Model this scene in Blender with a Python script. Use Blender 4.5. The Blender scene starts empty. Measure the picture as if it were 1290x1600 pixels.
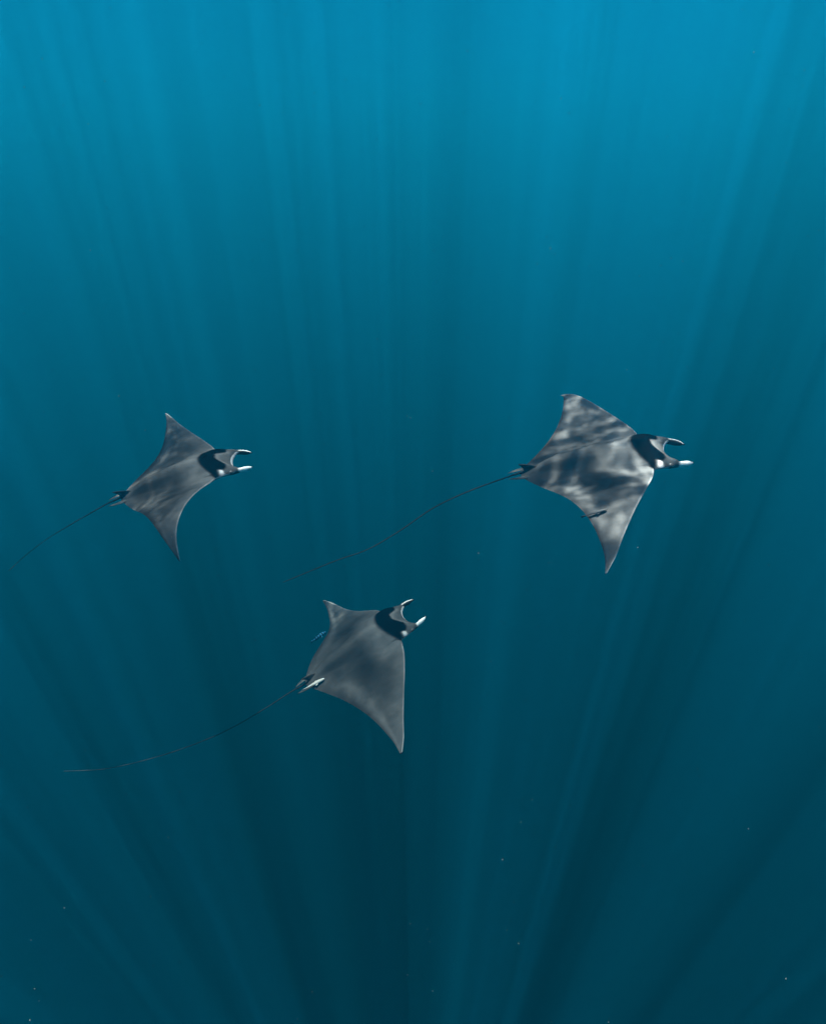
import bpy, bmesh, math, random
import numpy as np
from mathutils import Matrix, Vector
from mathutils.kdtree import KDTree

sc = bpy.context.scene
C = sc.collection

# ------------------------------------------------------------------ camera
CAM_POS = Vector((0.0, 0.0, -6.5))          # six and a half metres below the surface, looking down and ahead
PITCH = math.radians(-32.0)
cd = bpy.data.cameras.new('camera')
cam = bpy.data.objects.new('camera', cd)
C.objects.link(cam)
cam.location = CAM_POS
cam.rotation_euler = (math.radians(90) + PITCH, 0, 0)
cd.sensor_fit = 'VERTICAL'
cd.sensor_height = 24.0
cd.lens = 24.0 * 873.0 / 1600.0
cd.clip_start = 0.05
cd.clip_end = 2000
sc.camera = cam

# ------------------------------------------------------------------ sky and sun
SUN_ELEV = math.radians(88.5)               # noon sun, almost overhead
wd = bpy.data.worlds.new('World')
sc.world = wd
wd.use_nodes = True
wn = wd.node_tree
wn.nodes.clear()
sky = wn.nodes.new('ShaderNodeTexSky')
sky.sky_type = 'NISHITA'
sky.sun_disc = False
sky.sun_elevation = SUN_ELEV
sky.sun_rotation = math.radians(180)
bgn = wn.nodes.new('ShaderNodeBackground')
bgn.inputs['Strength'].default_value = 0.05
wo = wn.nodes.new('ShaderNodeOutputWorld')
wn.links.new(sky.outputs['Color'], bgn.inputs['Color'])
wn.links.new(bgn.outputs['Background'], wo.inputs['Surface'])

sd = bpy.data.lights.new('sun', 'SUN')
sd.energy = 5.0
sd.angle = math.radians(0.32)
sd.color = (1.0, 0.98, 0.95)
sun = bpy.data.objects.new('sun', sd)
C.objects.link(sun)
sdir = Vector((0.0, math.cos(SUN_ELEV), -math.sin(SUN_ELEV)))   # direction the light travels
sun.rotation_euler = sdir.to_track_quat('-Z', 'Y').to_euler()
sun.location = (0, -2, 12)

sc.view_settings.view_transform = 'Standard'
sc.view_settings.look = 'None'
sc.view_settings.exposure = 4.02
sc.view_settings.gamma = 1.0
sc.view_settings.use_curve_mapping = False
sc.render.engine = 'CYCLES'
sc.cycles.volume_bounces = 0
sc.cycles.max_bounces = 2
sc.cycles.diffuse_bounces = 1
sc.cycles.glossy_bounces = 1
sc.cycles.transparent_max_bounces = 8
sc.cycles.use_denoising = True
sc.cycles.use_adaptive_sampling = True
sc.cycles.adaptive_threshold = 0.04

# ------------------------------------------------------------------ helpers
def mat(name):
    m = bpy.data.materials.new(name)
    m.use_nodes = True
    m.node_tree.nodes.clear()
    return m, m.node_tree.nodes, m.node_tree.links

def mth(N, L, op, a, b=None, c=None, clamp=False):
    n = N.new('ShaderNodeMath')
    n.operation = op
    n.use_clamp = clamp
    for i, v in enumerate((a, b, c)):
        if v is None:
            continue
        if isinstance(v, (int, float)):
            n.inputs[i].default_value = v
        else:
            L.new(v, n.inputs[i])
    return n.outputs[0]

def link(name, me, parent=None, m=None):
    o = bpy.data.objects.new(name, me)
    C.objects.link(o)
    if parent is not None:
        o.parent = parent
    if m is not None:
        me.materials.append(m)
    return o

def smooth(me):
    me.polygons.foreach_set('use_smooth', [True] * len(me.polygons))

def grid_mesh(name, x0, x1, y0, y1, nx, ny, fz):
    xs = np.linspace(x0, x1, nx)
    ys = np.linspace(y0, y1, ny)
    vs = [(x, y, fz(x, y)) for y in ys for x in xs]
    fs = [(j * nx + i, j * nx + i + 1, (j + 1) * nx + i + 1, (j + 1) * nx + i) for j in range(ny - 1) for i in range(nx - 1)]
    me = bpy.data.meshes.new(name)
    me.from_pydata(vs, [], fs)
    smooth(me)
    return me

# ------------------------------------------------------------------ water surface: rippled sheet with light shafts and dapples painted into its transparency
m, N, L = mat('water_surface')
tc = N.new('ShaderNodeTexCoord')
def noise(scale, detail, dist=0.0, off=(0, 0, 0), rough=0.5, stretch=(1, 1, 1)):
    mp = N.new('ShaderNodeMapping')
    mp.inputs['Location'].default_value = off
    mp.inputs['Scale'].default_value = stretch
    L.new(tc.outputs['Object'], mp.inputs['Vector'])
    n = N.new('ShaderNodeTexNoise')
    n.inputs['Scale'].default_value = scale
    n.inputs['Detail'].default_value = detail
    n.inputs['Roughness'].default_value = rough
    n.inputs['Distortion'].default_value = dist
    L.new(mp.outputs['Vector'], n.inputs['Vector'])
    return n.outputs['Fac']
def sstep(v, a, b, lo, hi):
    r = N.new('ShaderNodeMapRange')
    r.interpolation_type = 'SMOOTHSTEP'
    for k, val in (('From Min', a), ('From Max', b), ('To Min', lo), ('To Max', hi)):
        r.inputs[k].default_value = val
    L.new(v, r.inputs['Value'])
    return r.outputs['Result']
shaft = sstep(noise(1.2, 3.0, 0.3, (47.35, 51.70, 0), 0.6), 0.40, 0.68, 0.17, 1.0)          # broad light and dark bands painted for the shafts
def lines(nf, k, p):                                                                  # bright filaments painted in place of focused light
    r = mth(N, L, 'SUBTRACT', 1.0, mth(N, L, 'ABSOLUTE', mth(N, L, 'MULTIPLY_ADD', nf, k, -k / 2)), clamp=True)
    return mth(N, L, 'POWER', r, p)
rA = lines(noise(2.6, 4.0, 0.7, (1.3, 4.2, 0), 0.6), 12.0, 1.3)
rB = lines(noise(4.4, 3.0, 0.5, (7.9, 1.1, 0), 0.6), 12.0, 1.3)
ridge = mth(N, L, 'MULTIPLY', mth(N, L, 'ADD', mth(N, L, 'MULTIPLY_ADD', rA, 0.30, mth(N, L, 'MULTIPLY', rB, 0.20)), mth(N, L, 'MULTIPLY', rA, rB)), 0.80, clamp=True)
dapple_amount = sstep(noise(0.33, 1.0, 0.0, (-37.0, -4.0, 0)), 0.35, 0.55, 0.15, 1.0)            # where the painted dapples are strong
calm = mth(N, L, 'MULTIPLY_ADD', dapple_amount, -0.36, 0.38)
dapple = mth(N, L, 'MULTIPLY_ADD', mth(N, L, 'MULTIPLY', ridge, dapple_amount), 1.0, calm, clamp=True)
quiet = sstep(noise(0.33, 1.0, 0.0, (-37.0, -4.0, 0)), 0.35, 0.50, 0.15, 1.0)          # patches where the painted bands give way to an even light
even = mth(N, L, 'MULTIPLY_ADD', quiet, -0.44, 0.44)
shaft_mix = mth(N, L, 'MULTIPLY_ADD', shaft, quiet, even)
trans = mth(N, L, 'MULTIPLY', shaft_mix, dapple)
trans = mth(N, L, 'MULTIPLY_ADD', trans, 0.985, 0.015, clamp=True)
tb = N.new('ShaderNodeBsdfTransparent')
cmb = N.new('ShaderNodeCombineColor')
for k in range(3):
    L.new(trans, cmb.inputs[k])
L.new(cmb.outputs['Color'], tb.inputs['Color'])
gl = N.new('ShaderNodeBsdfGlossy')
gl.inputs['Roughness'].default_value = 0.05
fr = N.new('ShaderNodeFresnel')
fr.inputs['IOR'].default_value = 1.33
mx = N.new('ShaderNodeMixShader')
L.new(fr.outputs['Fac'], mx.inputs['Fac'])
L.new(tb.outputs['BSDF'], mx.inputs[1])
L.new(gl.outputs['BSDF'], mx.inputs[2])
out = N.new('ShaderNodeOutputMaterial')
L.new(mx.outputs['Shader'], out.inputs['Surface'])
def wave(x, y):
    return 0.15 + 0.05 * math.sin(0.9 * x + 0.4 * y) * math.cos(0.7 * y - 0.3 * x) + 0.03 * math.sin(2.1 * x - 1.3 * y)
me = grid_mesh('water_surface', -260, 260, -160, 360, 261, 261, wave)
o = link('water_surface', me, None, m)
o['kind'] = 'structure'

# ------------------------------------------------------------------ sea bed, far below and lost in the blue
m, N, L = mat('sea_bed')
b = N.new('ShaderNodeBsdfPrincipled')
b.inputs['Roughness'].default_value = 0.95
nz = N.new('ShaderNodeTexNoise')
nz.inputs['Scale'].default_value = 0.2
nz.inputs['Detail'].default_value = 6
rp = N.new('ShaderNodeValToRGB')
rp.color_ramp.elements[0].color = (0.05, 0.05, 0.045, 1)
rp.color_ramp.elements[1].color = (0.12, 0.11, 0.09, 1)
L.new(nz.outputs['Fac'], rp.inputs['Fac'])
L.new(rp.outputs['Color'], b.inputs['Base Color'])
out = N.new('ShaderNodeOutputMaterial')
L.new(b.outputs['BSDF'], out.inputs['Surface'])
me = grid_mesh('sea_bed', -250, 250, -150, 350, 81, 81, lambda x, y: -90 + 2.0 * math.sin(x * 0.05) * math.cos(y * 0.04))
o = link('sea_bed', me, None, m)
o['kind'] = 'structure'

# ------------------------------------------------------------------ the water itself: even, pale blue volume
m, N, L = mat('sea_water')
pv = N.new('ShaderNodeVolumePrincipled')
pv.inputs['Color'].default_value = (0.003, 0.335, 0.735, 1)
pv.inputs['Density'].default_value = 0.055
pv.inputs['Anisotropy'].default_value = 0.48
pv.inputs['Absorption Color'].default_value = (0.03, 0.15, 0.15, 1)
out = N.new('ShaderNodeOutputMaterial')
L.new(pv.outputs['Volume'], out.inputs['Volume'])
me = bpy.data.meshes.new('haze')
bm = bmesh.new()
bmesh.ops.create_cube(bm, size=1.0)
for v in bm.verts:
    v.co = (v.co.x * 480, v.co.y * 480 + 100, v.co.z * 94 - 47)
bm.to_mesh(me)
bm.free()
o = link('haze', me, None, m)
o['kind'] = 'stuff'
o['label'] = 'clear blue sea water fading to deep teal below'

# ------------------------------------------------------------------ devil rays
# pose data: place, heading/pitch/roll, spanwise bend + sweep + twist of each wing, planform edges, tail course
POSE = {
 'R': dict(size=1.0, loc=[1.3406, 3.6185, -1.8359], rot=[-0.104, 0.2222, 0.1863], L=[0.1049, 0.0493, 0.1925, -0.5117, 0.0565, 0.1367], R=[-0.1078, 0.2797, -0.2955, -0.7515, 0.0727, 0.1239], xl=[0.3299, 0.2857, 0.1931, 0.0769, -0.0383, -0.1225, -0.1958], xt=[-0.5297, -0.4282, -0.3244, -0.2466, -0.1938, -0.1735, -0.1788, -0.2021],
   tail=[[-0.729, -0.029, -0.011], [-0.934, -0.072, -0.033], [-1.217, -0.148, -0.082], [-1.542, -0.273, -0.183], [-1.794, -0.356, -0.244], [-2.007, -0.399, -0.263], [-2.256, -0.459, -0.295], [-2.477, -0.513, -0.325]]),
 'L': dict(size=1.15, loc=[-1.9704, 4.1921, -2.283], rot=[0.1886, 0.2599, 0.2384], L=[0.1583, -0.1238, 0.2521, 0.0223, 0.0147, 0.0075], R=[-0.2008, 0.4665, -0.0517, -1.2579, 0.178, 0.2299], xl=[0.3201, 0.2681, 0.1736, 0.0567, -0.0573, -0.1306, -0.1823], xt=[-0.5071, -0.4221, -0.3292, -0.2564, -0.2029, -0.1757, -0.1755, -0.1929],
   tail=[[-0.651, -0.003, -0.004], [-0.772, -0.02, -0.02], [-1.017, -0.056, -0.056], [-1.265, -0.1, -0.099], [-1.457, -0.149, -0.146], [-1.631, -0.206, -0.201]]),
 'B': dict(size=1.45, horn={1: .055, -1: .015}, loc=[-0.4531, 3.5174, -3.5837], rot=[0.4641, 0.3801, 0.0565], L=[0.2132, -0.5205, -0.3883, 0.7136, 0.0834, -0.0389], R=[0.0346, 0.0866, -0.1942, -0.4906, 0.0418, 0.0072], xl=[0.3219, 0.2816, 0.1983, 0.0909, -0.0232, -0.1072, -0.1808], xt=[-0.5303, -0.4459, -0.3553, -0.2823, -0.2269, -0.1981, -0.1894, -0.1987],
   tail=[[-0.648, 0.011, 0.004], [-0.949, 0.029, -0.003], [-1.286, 0.058, -0.001], [-1.693, 0.131, 0.043], [-2.069, 0.228, 0.119], [-2.273, 0.294, 0.174], [-2.559, 0.423, 0.295]]),
}
SL = np.array([0.19, 0.32, 0.48, 0.64, 0.80, 0.92, 1.0])
ST = np.array([0.07, 0.2, 0.35, 0.5, 0.65, 0.8, 0.92, 1.0])
TT = np.linspace(0, 1, 201)

def spl(xs, ys, x):
    xs = np.asarray(xs, float); ys = np.asarray(ys, float); x = np.asarray(x, float)
    g = np.gradient(ys, xs)
    i = np.clip(np.searchsorted(xs, x) - 1, 0, len(xs) - 2)
    h = xs[i + 1] - xs[i]
    t = (x - xs[i]) / h
    return (2*t**3 - 3*t**2 + 1) * ys[i] + (t**3 - 2*t**2 + t) * h * g[i] + (-2*t**3 + 3*t**2) * ys[i + 1] + (t**3 - t**2) * h * g[i + 1]

def sm(a, b, v):
    t = np.clip((v - a) / (b - a), 0, 1)
    return t * t * (3 - 2 * t)

class Pose:
    def __init__(self, d):
        self.d = d
        self.side = {}
        for sg, k in ((1, 'L'), (-1, 'R')):
            q = d[k]
            a = spl([0, .33, .66, 1.0], [q[0] * 0.3, q[1], q[2], q[3]], TT)
            st = TT[1]
            y = np.concatenate([[0], np.cumsum((np.cos(a[1:]) + np.cos(a[:-1])) / 2 * st)])
            z = np.concatenate([[0], np.cumsum((np.sin(a[1:]) + np.sin(a[:-1])) / 2 * st)])
            self.side[sg] = (a, y, z, q[4], q[5])
        yw, pt, rl = d['rot']
        cy, sy, cp, sp, cr, sr = math.cos(yw), math.sin(yw), math.cos(pt), math.sin(pt), math.cos(rl), math.sin(rl)
        Rz = np.array([[cy, -sy, 0], [sy, cy, 0], [0, 0, 1]])
        Ry = np.array([[cp, 0, -sp], [0, 1, 0], [sp, 0, cp]])
        Rx = np.array([[1, 0, 0], [0, cr, -sr], [0, sr, cr]])
        M = Matrix((Rz @ Ry @ Rx).tolist()).to_4x4()
        k = d['size']                              # animals of unequal size: nearer ones smaller, farther ones larger
        M = M @ Matrix.Scale(k, 4)
        M.translation = CAM_POS + Vector(d['loc']) * k      # loc is measured from the viewer
        self.M = M
    def bend(self, sg, s, x, z):
        """rest coordinates (span fraction, forward, height) -> posed body frame"""
        a, y, zz, sw, tw = self.side[sg]
        s = np.asarray(s, float)
        A = np.interp(s, TT, a)
        A = A * sm(0, .15, s)
        Y = np.interp(s, TT, y) - np.sin(A) * z
        Z = np.interp(s, TT, zz) + np.cos(A) * z + tw * s * x
        return np.stack([x + sw * s**2, sg * Y, Z], -1)
    def lead(self, s):
        w = spl(SL, self.d['xl'], np.maximum(s, .19))
        hx = spl([0, .045, .08, .107, .128, .145, .158, .172, .182, .19], [.448, .454, .468, .487, .509, .503, .476, .435, .390, self.d['xl'][0]], np.minimum(s, .19))
        return np.where(s < .19, hx, w)
    def trail(self, s):
        w = spl(ST, self.d['xt'], np.maximum(s, .07))
        return np.where(s < .07, self.d['xt'][0] - .03 * (1 - (np.minimum(s, .07) / .07)**2), w)
    def thick(self, s, c):
        A = .100 * np.exp(-(s / .135)**2) + .016 * np.exp(-(s / .045)**2) + .050 * np.exp(-(s / .36)**2) + .013
        A = A * np.sqrt(np.clip(1 - s**6, 0, 1))
        # blunt in front, drawn out towards the tail
        return A * 1.45 * np.power(np.clip(c, 0, 1), .46) * np.power(np.clip(1 - c, 0, 1), .95)

def lum(v):
    return np.array([v * 1.0, v * 1.01, v * 1.02])

def pigment_light(x, s, top, c, lead):
    """the animal's own colouring, in rest coordinates"""
    n = len(x)
    g = np.full(n, .108)
    g = g + .135 * sm(-.02, .17, x) * (1 - sm(.16, .42, s))             # paler shoulders, strengthened to paint in their highlight
    g = g + .105 * (1 - sm(.0, .17, lead - x)) * sm(.2, .4, s)            # sheen on the front wing margins, painted as a pale tone
    g = g + .085 * (1 - sm(-.50, -.30, x))                               # bright rear of the trunk, its highlight painted in
    g = g + .085 * np.exp(-((c - .80) / .10)**2) * sm(.12, .3, s)
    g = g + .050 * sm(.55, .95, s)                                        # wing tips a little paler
    g = g - .068 * np.exp(-((x + .04) / .17)**2 - ((s - .26) / .17)**2)   # dusky wing centres
    g = g + .03 * np.exp(-(s / .035)**2) * (x < .2)
    te = sm(.88, .98, c)
    g = g * (1 - .35 * te)
    head = sm(.335, .36, x - .30 * s)
    g = g * (1 - head) + .17 * head
    pale = np.exp(-((x - (.370 + .070 * sm(.02, .10, s))) / .014)**2) * (1 - sm(.08, .12, s))
    g = g + .12 * pale
    rear = .212 + 2.3 * s**2
    front = .353 + .070 * sm(.02, .10, s)
    front = front - .035 * sm(.13, .175, s)
    band = sm(rear - .014, rear + .014, x) * (1 - sm(front - .008, front + .008, x)) * (1 - sm(.190, .222, s))
    g = g * (1 - band) + .003 * band
    # white patch behind the eye, on the flank of the head
    wp = np.exp(-((x - .376) / .018)**2) * sm(.156, .170, s) * (1 - sm(.192, .205, s))
    g = np.maximum(g, .8 * np.clip(wp * 1.4, 0, 1))
    # pale lip along the front of the mouth
    lip = (1 - sm(.003, .007, lead - x)) * (1 - sm(.112, .130, s))
    g = g * (1 - lip) + .75 * lip
    # thin highlight painted along the leading edge of the wings
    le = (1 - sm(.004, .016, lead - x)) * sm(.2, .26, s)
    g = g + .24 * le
    g = np.where(top, g, .72 - .35 * sm(.85, 1., c))
    g = np.where(g < .5, g * .22, g * .5)
    col = np.stack([g * .96, g * 1.0, g * 1.07], -1)
    return col

def attr(me, cols):
    a = me.color_attributes.new('pigment_light', 'FLOAT_COLOR', 'POINT')
    buf = np.ones((len(me.vertices), 4), np.float32)
    buf[:, :3] = cols
    a.data.foreach_set('color', buf.ravel())

def mesh_from(name, V, Fc, cols):
    me = bpy.data.meshes.new(name)
    me.from_pydata([tuple(map(float, v)) for v in V], [], Fc)
    attr(me, np.asarray(cols))
    return me

def disc(P):
    ss = np.concatenate([np.linspace(0, .12, 27)[:-1], np.linspace(.12, .20, 31)[:-1], np.linspace(.20, .90, 44)[:-1], np.linspace(.90, 1, 12)])
    ns = len(ss)
    nc = 84
    u = np.linspace(0, 1, nc)
    cc = (1 - np.cos(np.pi * u**1.15)) / 2
    V, cols, F = [], [], []
    idx = {}
    def vid(sg, i, j, top):
        sgk = 0 if i == 0 else sg
        tk = 1 if (j == 0 or j == nc - 1 or i == ns - 1) else top
        key = (sgk, i, j, tk)
        if key not in idx:
            idx[key] = len(idx)
            keys.append((sg, i, j, tk))
        return idx[key]
    keys = []
    for sg in (1, -1):
        for i in range(ns - 1):
            for j in range(nc - 1):
                for top in (1, 0):
                    q = [vid(sg, i, j, top), vid(sg, i + 1, j, top), vid(sg, i + 1, j + 1, top), vid(sg, i, j + 1, top)]
                    if (sg > 0) == (top > 0):
                        pass
                    else:
                        q = q[::-1]
                    q2 = []
                    for k in q:
                        if k not in q2:
                            q2.append(k)
                    if len(q2) >= 3:
                        F.append(tuple(q2))
    K = np.array(keys)
    sg = K[:, 0]; s = ss[K[:, 1]]; c = cc[K[:, 2]]; top = K[:, 3] > 0
    le = P.lead(s); tr = P.trail(s)
    x = le + (tr - le) * c
    h = P.thick(s, c)
    # head keeps its depth right up to the mouth
    h = h + .020 * np.exp(-(s / .14)**4) * sm(.25, .42, x) * np.power(np.clip(c, 0, .1) / .1, .5)
    z = np.where(top, h, -.55 * h)
    # the trunk stands proud of the wings as a long wedge narrowing to the tail
    wdt = np.interp(x, [-.55, -.35, .0, .30, .5], [.030, .050, .115, .175, .17])
    z = z + np.where(top, .040 * (1 - sm(.52, 1.38, s / wdt)) * sm(-.55, -.25, x) * (1 - sm(.30, .45, x)) * np.clip(c * 8, 0, 1), 0)
    # long shallow furrow on each side of the spine and slight unevenness of the flesh
    z = z + np.where(top, .0025 * np.sin(x * 17 + s * s * 30) * np.exp(-(s / .5)**2) * np.clip(c * (1 - c) * 4, 0, 1), 0)
    z = z - np.where(top, .007 * np.exp(-((s - .085) / .03)**2) * sm(-.5, -.2, x) * (1 - sm(.1, .25, x)), 0)
    z = z - .014 * sm(.34, .48, x)                      # the head dips a little
    pos = np.zeros((len(s), 3))
    for g in (1, -1):
        mk = sg == g
        pos[mk] = P.bend(g, s[mk], x[mk], z[mk])
    col = pigment_light(x, s, top, c, le)
    edge = (K[:, 2] == nc - 1)
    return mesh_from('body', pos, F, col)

def tube(pts, radii, cols, seg=14, flat=None, name='limb', upv=(0, 0, 1)):
    """closed tapering tube along pts; radii = (half width, half height) per point"""
    pts = [Vector(p) for p in pts]
    V, F, CC = [], [], []
    n = len(pts)
    for i, p in enumerate(pts):
        t = (pts[min(i + 1, n - 1)] - pts[max(i - 1, 0)]).normalized()
        sidev = Vector(upv).cross(t).normalized()
        upn = t.cross(sidev).normalized()
        w, h = radii[i]
        for k in range(seg):
            a = 2 * math.pi * k / seg
            V.append(p + sidev * (w * math.cos(a)) + upn * (h * math.sin(a)))
            CC.append(cols(i / (n - 1), math.cos(a), math.sin(a)))
    for i in range(n - 1):
        for k in range(seg):
            k2 = (k + 1) % seg
            F.append((i * seg + k, i * seg + k2, (i + 1) * seg + k2, (i + 1) * seg + k))
    for i, rev in ((0, True), (n - 1, False)):
        ring = [i * seg + k for k in range(seg)]
        F.append(tuple(ring[::-1] if rev else ring))
    return mesh_from(name, V, F, CC)

def resample(pts, n):
    P = np.array(pts, float)
    t = np.concatenate([[0], np.cumsum(np.linalg.norm(np.diff(P, axis=0), axis=1))])
    u = np.linspace(0, t[-1], n)
    return np.stack([spl(t, P[:, k], u) for k in range(3)], -1), u

def catenate(a, b):
    return [tuple(x) for x in a] + [tuple(x) for x in b]

def make_ray(key, label):
    P = Pose(POSE[key])
    root = bpy.data.objects.new('devil_ray', None)
    C.objects.link(root)
    root.empty_display_size = 0.2
    root.matrix_world = P.M
    root['label'] = label
    root['category'] = 'ray'
    root['group'] = 'devil rays swimming together'
    shells = []
    # cephalic fins: rolled horns reaching forward from the corners of the mouth, white outside, dark inside, black tip
    for sg in (1, -1):
        prof = [(.405, .140, -.010), (.445, .143, -.014), (.480, .141, -.018), (.515, .135, -.025), (.550, .126, -.034), (.585, .115, -.041), (.614, .103, -.045)]
        w = [(.018, .024), (.020, .028), (.017, .026), (.0135, .024), (.0135, .026), (.011, .019), (.0015, .002)]
        dz = P.d.get('horn', {}).get(sg, -.006)          # each animal carries its head fins differently
        prof = [(x, q, z + dz * max(0., (x - .46) / .154)) for x, q, z in prof]
        nk = 44
        pts, _ = resample([P.bend(sg, s, x, np.array(z)) for x, s, z in prof], nk)
        rr = [tuple(float(spl(range(7), [q[j] for q in w], np.array(k / (nk - 1) * 6))) for j in (0, 1)) for k in range(nk)]
        def col(t, ca, sa, sg=sg):
            outer = ca * sg + .35 * sa           # side vector points to the body's left
            dark = .028
            wh = float(sm(-.25, .15, outer)) * float(sm(.40, .50, t))
            v = dark * (1 - wh) + .55 * wh
            v = v * (1 - float(sm(.93, .97, t))) + .012 * float(sm(.93, .97, t))
            return (v, v, v)
        shells.append(tube(pts, rr, col, 24))
    # dorsal fin: small swept triangle over the tail root
    V, F, CC = [], [], []
    fin = [(-.425, .045), (-.475, .065), (-.525, .082), (-.565, .088), (-.55, .068), (-.537, .048), (-.53, .025)]
    base = [(-.40, .0), (-.435, .0), (-.47, .0), (-.50, .0), (-.51, .0), (-.52, .0), (-.53, .0)]
    nlev = 6
    seg = len(fin)
    zoff = .02
    for lv in range(nlev + 1):
        t = lv / nlev
        for k in range(seg):
            x = base[k][0] + (fin[k][0] - base[k][0]) * t
            z = zoff + (fin[k][1] - .02) * t
            hw = .008 * (1 - .75 * t) * math.sin(math.pi * (k + .35) / (seg - .3)) + .0012
            V.append((x, hw, z)); V.append((x, -hw, z))
            g = .035 - .015 * t
            CC.append((g,) * 3); CC.append((g,) * 3)
    def fi(lv, k, sd):
        return (lv * seg + k) * 2 + sd
    for lv in range(nlev):
        for k in range(seg - 1):
            F.append((fi(lv, k, 0), fi(lv + 1, k, 0), fi(lv + 1, k + 1, 0), fi(lv, k + 1, 0)))
            F.append((fi(lv, k, 1), fi(lv, k + 1, 1), fi(lv + 1, k + 1, 1), fi(lv + 1, k, 1)))
        F.append((fi(lv, 0, 1), fi(lv + 1, 0, 1), fi(lv + 1, 0, 0), fi(lv, 0, 0)))
        F.append((fi(lv, seg - 1, 0), fi(lv + 1, seg - 1, 0), fi(lv + 1, seg - 1, 1), fi(lv, seg - 1, 1)))
    for k in range(seg - 1):
        F.append((fi(0, k, 0), fi(0, k + 1, 0), fi(0, k + 1, 1), fi(0, k, 1)))
        F.append((fi(nlev, k, 1), fi(nlev, k + 1, 1), fi(nlev, k + 1, 0), fi(nlev, k, 0)))
    shells.append(mesh_from('fin', V, F, CC))
    # pelvic fins: narrow blades on both sides of the tail root
    for sg in (1, -1):
        pts = [P.bend(sg, s, x, np.array(z)) for x, s, z in ((-.44, .046, .006), (-.50, .050, .004), (-.56, .049, .001), (-.61, .043, -.002), (-.655, .034, -.006))]
        pts, _ = resample(pts, 12)
        rr = [(float(np.interp(k / 11, [0, .3, .6, .85, 1], [.012, .018, .014, .008, .0015])), float(np.interp(k / 11, [0, .5, 1], [.010, .006, .0015]))) for k in range(12)]
        shells.append(tube(pts, rr, lambda t, ca, sa, sg=sg: (.040 + .12 * max(0., ca * sg)**4 + .05 * max(0., -sa),) * 3, 12))
    # tail: a long thin whip
    tp = [(-.42, 0, .022), (-.50, 0, .014), (-.57, 0, .004)] + P.d['tail']
    pts, u = resample(tp, 120)
    L0 = u[-1]
    rr = []
    for k in range(120):
        r = float(np.interp(u[k], [0, .12, .25, .5, L0 * .6, L0], [.018, .009, .0054, .0042, .0036, .0026]))
        rr.append((r, r))
    shells.append(tube(pts, rr, lambda t, ca, sa: (.014, .015, .017), 8))
    body = disc(P)
    # grow everything into one continuous skin
    bo = link('body', body)
    ops = []
    for k, sh in enumerate(shells):
        co = link('limb', sh)
        ops.append(co)
        md = bo.modifiers.new('u%d' % k, 'BOOLEAN')
        md.operation = 'UNION'
        md.solver = 'EXACT'
        md.object = co
    dg = bpy.context.evaluated_depsgraph_get()
    ev = bo.evaluated_get(dg)
    me = bpy.data.meshes.new_from_object(ev)
    print('RAY', key, len(body.vertices), '->', len(me.vertices), [a.name for a in me.attributes])
    bo.modifiers.clear()
    bo.data = me
    for co in ops:
        bpy.data.objects.remove(co)
    smooth(me)
    me.materials.clear()
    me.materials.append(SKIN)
    # carry the colouring over from the pieces to the joined skin
    src = [body] + shells
    kd = KDTree(sum(len(q.vertices) for q in src))
    scol, k = [], 0
    for q in src:
        buf = np.empty(len(q.vertices) * 4, np.float32)
        q.color_attributes['pigment_light'].data.foreach_get('color', buf)
        scol.append(buf.reshape(-1, 4))
        for v in q.vertices:
            kd.insert(v.co, k)
            k += 1
    kd.balance()
    scol = np.concatenate(scol)
    pick = [kd.find(v.co)[1] for v in me.vertices]
    me.color_attributes['pigment_light'].data.foreach_set('color', scol[pick].ravel())
    bo.parent = root
    bo.name = 'body'
    # eyes on the flanks of the head
    for sg in (1, -1):
        em = bpy.data.meshes.new('eye')
        bm = bmesh.new()
        bmesh.ops.create_uvsphere(bm, u_segments=14, v_segments=10, radius=1)
        ctr = P.bend(sg, np.array(.160), .440, np.array(-.008))
        for v in bm.verts:
            v.co = (ctr[0] + v.co.x * .022, ctr[1] + v.co.y * .014, ctr[2] + v.co.z * .017)
        bm.to_mesh(em)
        bm.free()
        smooth(em)
        link('eye', em, root, EYE)
    return P, root

# skin material
SKIN, N, L = mat('ray_skin')
at = N.new('ShaderNodeAttribute')
at.attribute_name = 'pigment_light'
tc = N.new('ShaderNodeTexCoord')
def nz3(scale, detail, stretch=(1, 1, 1), rough=.55):
    mp = N.new('ShaderNodeMapping')
    mp.inputs['Scale'].default_value = stretch
    L.new(tc.outputs['Object'], mp.inputs['Vector'])
    n = N.new('ShaderNodeTexNoise')
    n.inputs['Scale'].default_value = scale
    n.inputs['Detail'].default_value = detail
    n.inputs['Roughness'].default_value = rough
    L.new(mp.outputs['Vector'], n.inputs['Vector'])
    return n.outputs['Fac']
a1 = mth(N, L, 'MULTIPLY_ADD', nz3(5, 6, rough=.65), 1.3, 0.35)
a2 = mth(N, L, 'MULTIPLY_ADD', nz3(16, 4, (.35, 1.6, 1)), 0.5, 0.75)
a3 = mth(N, L, 'MULTIPLY_ADD', nz3(38, 3, (.7, 1.2, 1)), 0.5, 0.75)
f = mth(N, L, 'MULTIPLY', mth(N, L, 'MULTIPLY', a1, a2), a3)
mxc = N.new('ShaderNodeMix')
mxc.data_type = 'RGBA'
mxc.blend_type = 'MULTIPLY'
mxc.inputs['Factor'].default_value = 1.0
cc_ = N.new('ShaderNodeCombineColor')
for k in range(3):
    L.new(f, cc_.inputs[k])
L.new(at.outputs['Color'], mxc.inputs[6])
L.new(cc_.outputs['Color'], mxc.inputs[7])
b = N.new('ShaderNodeBsdfPrincipled')
L.new(mxc.outputs[2], b.inputs['Base Color'])
b.inputs['Roughness'].default_value = 0.5
b.inputs['Specular IOR Level'].default_value = 0.0
bp = N.new('ShaderNodeBump')
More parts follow.
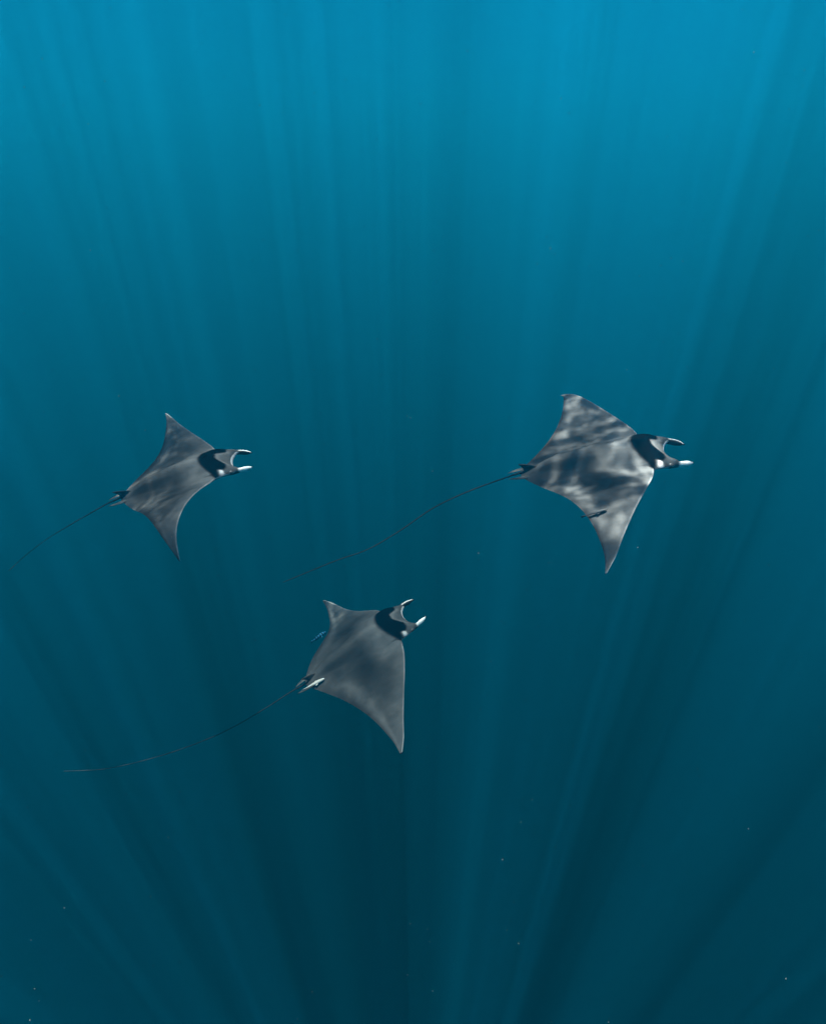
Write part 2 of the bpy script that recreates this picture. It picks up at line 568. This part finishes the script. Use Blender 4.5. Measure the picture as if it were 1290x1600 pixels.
bp.inputs['Strength'].default_value = 0.25
bp.inputs['Distance'].default_value = 0.006
L.new(nz3(22, 5, (.6, 1.2, 1)), bp.inputs['Height'])
L.new(bp.outputs['Normal'], b.inputs['Normal'])
out = N.new('ShaderNodeOutputMaterial')
L.new(b.outputs['BSDF'], out.inputs['Surface'])

EYE, N, L = mat('eye_dark')
b = N.new('ShaderNodeBsdfPrincipled')
nz = N.new('ShaderNodeTexNoise')
nz.inputs['Scale'].default_value = 60
rp = N.new('ShaderNodeValToRGB')
rp.color_ramp.elements[0].color = (0.02, 0.022, 0.024, 1)
rp.color_ramp.elements[1].color = (0.06, 0.06, 0.06, 1)
L.new(nz.outputs['Fac'], rp.inputs['Fac'])
L.new(rp.outputs['Color'], b.inputs['Base Color'])
b.inputs['Roughness'].default_value = 0.35
out = N.new('ShaderNodeOutputMaterial')
L.new(b.outputs['BSDF'], out.inputs['Surface'])

PR, rootR = make_ray('R', 'grey devil ray dappled all over with bright light patches, higher on the right')
PL, rootL = make_ray('L', 'smaller grey devil ray on the left with its far wing raised to a point')
PB, rootB = make_ray('B', 'smooth grey devil ray lowest of the three, pale remora beside its tail')

# ------------------------------------------------------------------ small fish travelling with the rays
def fish_mat(name, cols, bands=None):
    m, N, L = mat(name)
    tc = N.new('ShaderNodeTexCoord')
    b = N.new('ShaderNodeBsdfPrincipled')
    b.inputs['Roughness'].default_value = 0.4
    b.inputs['Specular IOR Level'].default_value = 0.05
    nz = N.new('ShaderNodeTexNoise')
    nz.inputs['Scale'].default_value = 40
    L.new(tc.outputs['Object'], nz.inputs['Vector'])
    rp = N.new('ShaderNodeValToRGB')
    rp.color_ramp.elements[0].color = (*cols[0], 1)
    rp.color_ramp.elements[1].color = (*cols[1], 1)
    if bands:
        sx = N.new('ShaderNodeSeparateXYZ')
        L.new(tc.outputs['Object'], sx.inputs['Vector'])
        w = mth(N, L, 'SINE', mth(N, L, 'MULTIPLY', sx.outputs['X'], bands))
        w = mth(N, L, 'MULTIPLY_ADD', nz.outputs['Fac'], 0.5, w)
        w = mth(N, L, 'MULTIPLY_ADD', w, 1.4, 0.15, clamp=True)
        L.new(w, rp.inputs['Fac'])
    else:
        L.new(nz.outputs['Fac'], rp.inputs['Fac'])
    L.new(rp.outputs['Color'], b.inputs['Base Color'])
    out = N.new('ShaderNodeOutputMaterial')
    L.new(b.outputs['BSDF'], out.inputs['Surface'])
    return m

def make_fish(name, head, tailp, upv, length, girth, m, label, cat, flat=1.0, fork=.035, dorsal=True):
    """a small fish from head to tail; local x forward"""
    head = Vector(head); tailp = Vector(tailp)
    xa = (head - tailp).normalized()
    ya = Vector(upv).cross(xa).normalized()
    za = xa.cross(ya)
    root = bpy.data.objects.new(name, None)
    C.objects.link(root)
    root.empty_display_size = .05
    M = Matrix((xa, ya, za)).transposed().to_4x4()
    M.translation = (head + tailp) / 2
    root.matrix_world = M
    root['label'] = label
    root['category'] = cat
    n = 26
    V, F = [], []
    seg = 14
    hl = length / 2
    for i in range(n):
        t = i / (n - 1)
        x = hl - t * length * .86
        r = girth * float(np.interp(t, [0, .03, .10, .25, .42, .65, .85, 1], [.08, .42, .75, .98, 1, .72, .36, .22]))
        for k in range(seg):
            a = 2 * math.pi * k / seg
            V.append((x, r * flat * math.cos(a), r * math.sin(a) + .004 * math.sin(t * 3)))
    for i in range(n - 1):
        for k in range(seg):
            k2 = (k + 1) % seg
            F.append((i * seg + k, (i + 1) * seg + k, (i + 1) * seg + k2, i * seg + k2))
    F.append(tuple(range(seg)))
    F.append(tuple((n - 1) * seg + k for k in range(seg))[::-1])
    def blade(outl, th, plane='xz', off=(0, 0, 0)):
        b0 = len(V)
        for sd in (1, -1):
            for (u, v) in outl:
                if plane == 'xz':
                    V.append((u + off[0], sd * th + off[1], v + off[2]))
                else:
                    V.append((u + off[0], v + off[1], sd * th + off[2]))
        k = len(outl)
        F.append(tuple(b0 + i for i in range(k)))
        F.append(tuple(b0 + k + i for i in range(k))[::-1])
        for i in range(k):
            j = (i + 1) % k
            F.append((b0 + i, b0 + k + i, b0 + k + j, b0 + j))
    xe = hl - length * .84
    blade([(xe + .015 * length / .2, .0), (xe - .01, fork * .7), (-hl - .004, fork), (-hl + .012, 0), (-hl - .004, -fork), (xe - .01, -fork * .7)], .0012)
    if dorsal:
        blade([(hl * .15, girth * .8), (-hl * .05, girth * 1.5), (-hl * .5, girth * .95), (-hl * .55, girth * .5)], .001)
        blade([(-hl * .05, -girth * .7), (-hl * .2, -girth * 1.35), (-hl * .5, -girth * .85), (-hl * .55, -girth * .45)], .001)
    for sg in (1, -1):
        blade([(hl * .45, sg * girth * flat * .8), (hl * .30, sg * girth * (flat + .7)), (hl * .12, sg * girth * (flat + .8)), (hl * .22, sg * girth * flat * .8)], .001, 'xy', (0, 0, -.1 * girth))
    me = bpy.data.meshes.new('body')
    me.from_pydata(V, [], F)
    smooth(me)
    link('body', me, root, m)
    for sg in (1, -1):
        em = bpy.data.meshes.new('eye')
        bm = bmesh.new()
        bmesh.ops.create_uvsphere(bm, u_segments=8, v_segments=6, radius=girth * .16)
        for v in bm.verts:
            v.co += Vector((hl - length * .075, sg * girth * flat * .60, girth * .22))
        bm.to_mesh(em)
        bm.free()
        link('eye', em, root, EYE)
    return root

def on_ray(P, sg, s, x, lift):
    """world point above the top skin of a ray at rest position (s, x)"""
    le = float(P.lead(np.array(s))); tr = float(P.trail(np.array(s)))
    c = min(max((le - x) / (le - tr), 0), 1)
    z = float(P.thick(np.array(s), np.array(c))) + lift
    p = P.bend(sg, np.array(s), x, np.array(z))
    return P.M @ Vector(p)

up_of = lambda P: P.M.to_3x3() @ Vector((0, 0, 1))
PALE = fish_mat('remora_pale', ((0.30, 0.30, 0.29), (0.45, 0.45, 0.44)))
DARK = fish_mat('remora_dark', ((0.012, 0.014, 0.016), (0.03, 0.032, 0.035)))
STRIPE = fish_mat('pilot_fish_bands', ((0.006, 0.020, 0.035), (0.02, 0.14, 0.26)), 2 * math.pi / .036)

make_fish('remora', on_ray(PB, -1, .10, -.395, .022), on_ray(PB, -1, .06, -.60, .030), up_of(PB), .215 * 1.45, .018, PALE,
          'slender white remora lying beside the tail of the lowest ray', 'fish', 1.1, .012, False)
make_fish('remora', on_ray(PR, -1, .605, -.095, .016), on_ray(PR, -1, .622, -.225, .022), up_of(PR), .165 * 1.05, .009, DARK,
          'small dark remora at the rear wing edge of the dappled ray', 'fish', 1.2, .010, False)
make_fish('pilot_fish', on_ray(PB, 1, .550, -.240, .030), on_ray(PB, 1, .510, -.425, .035), up_of(PB), .19 * 1.3, .030, STRIPE,
          'small blue pilot fish with dark bands behind the lowest ray', 'fish', .7, .026, True)

# ------------------------------------------------------------------ drifting specks of plankton
random.seed(4)
m, N, L = mat('plankton')
b = N.new('ShaderNodeBsdfPrincipled')
nz = N.new('ShaderNodeTexNoise')
nz.inputs['Scale'].default_value = 3
rp = N.new('ShaderNodeValToRGB')
rp.color_ramp.elements[0].color = (0.10, 0.11, 0.10, 1)
rp.color_ramp.elements[1].color = (0.30, 0.30, 0.28, 1)
L.new(nz.outputs['Fac'], rp.inputs['Fac'])
L.new(rp.outputs['Color'], b.inputs['Base Color'])
out = N.new('ShaderNodeOutputMaterial')
L.new(b.outputs['BSDF'], out.inputs['Surface'])
bm = bmesh.new()
for k in range(1000):
    d = random.uniform(1.5, 7.0)
    p = Vector((random.uniform(-.78, .78) * d, d, random.uniform(-.95, .95) * d))
    p = CAM_POS + Matrix.Rotation(PITCH, 3, 'X') @ p
    r = random.choice((.0008, .0010, .0013, .0020)) * random.uniform(.7, 1.2) * (d / 4)**.5
    bmesh.ops.create_icosphere(bm, subdivisions=1, radius=r, matrix=Matrix.Translation(p) @ Matrix.Diagonal((1, random.uniform(.5, 1.4), random.uniform(.5, 1.8), 1)))
me = bpy.data.meshes.new('plankton')
bm.to_mesh(me)
bm.free()
o = link('plankton', me, None, m)
o['kind'] = 'stuff'
o['label'] = 'tiny pale plankton specks drifting in the blue water'
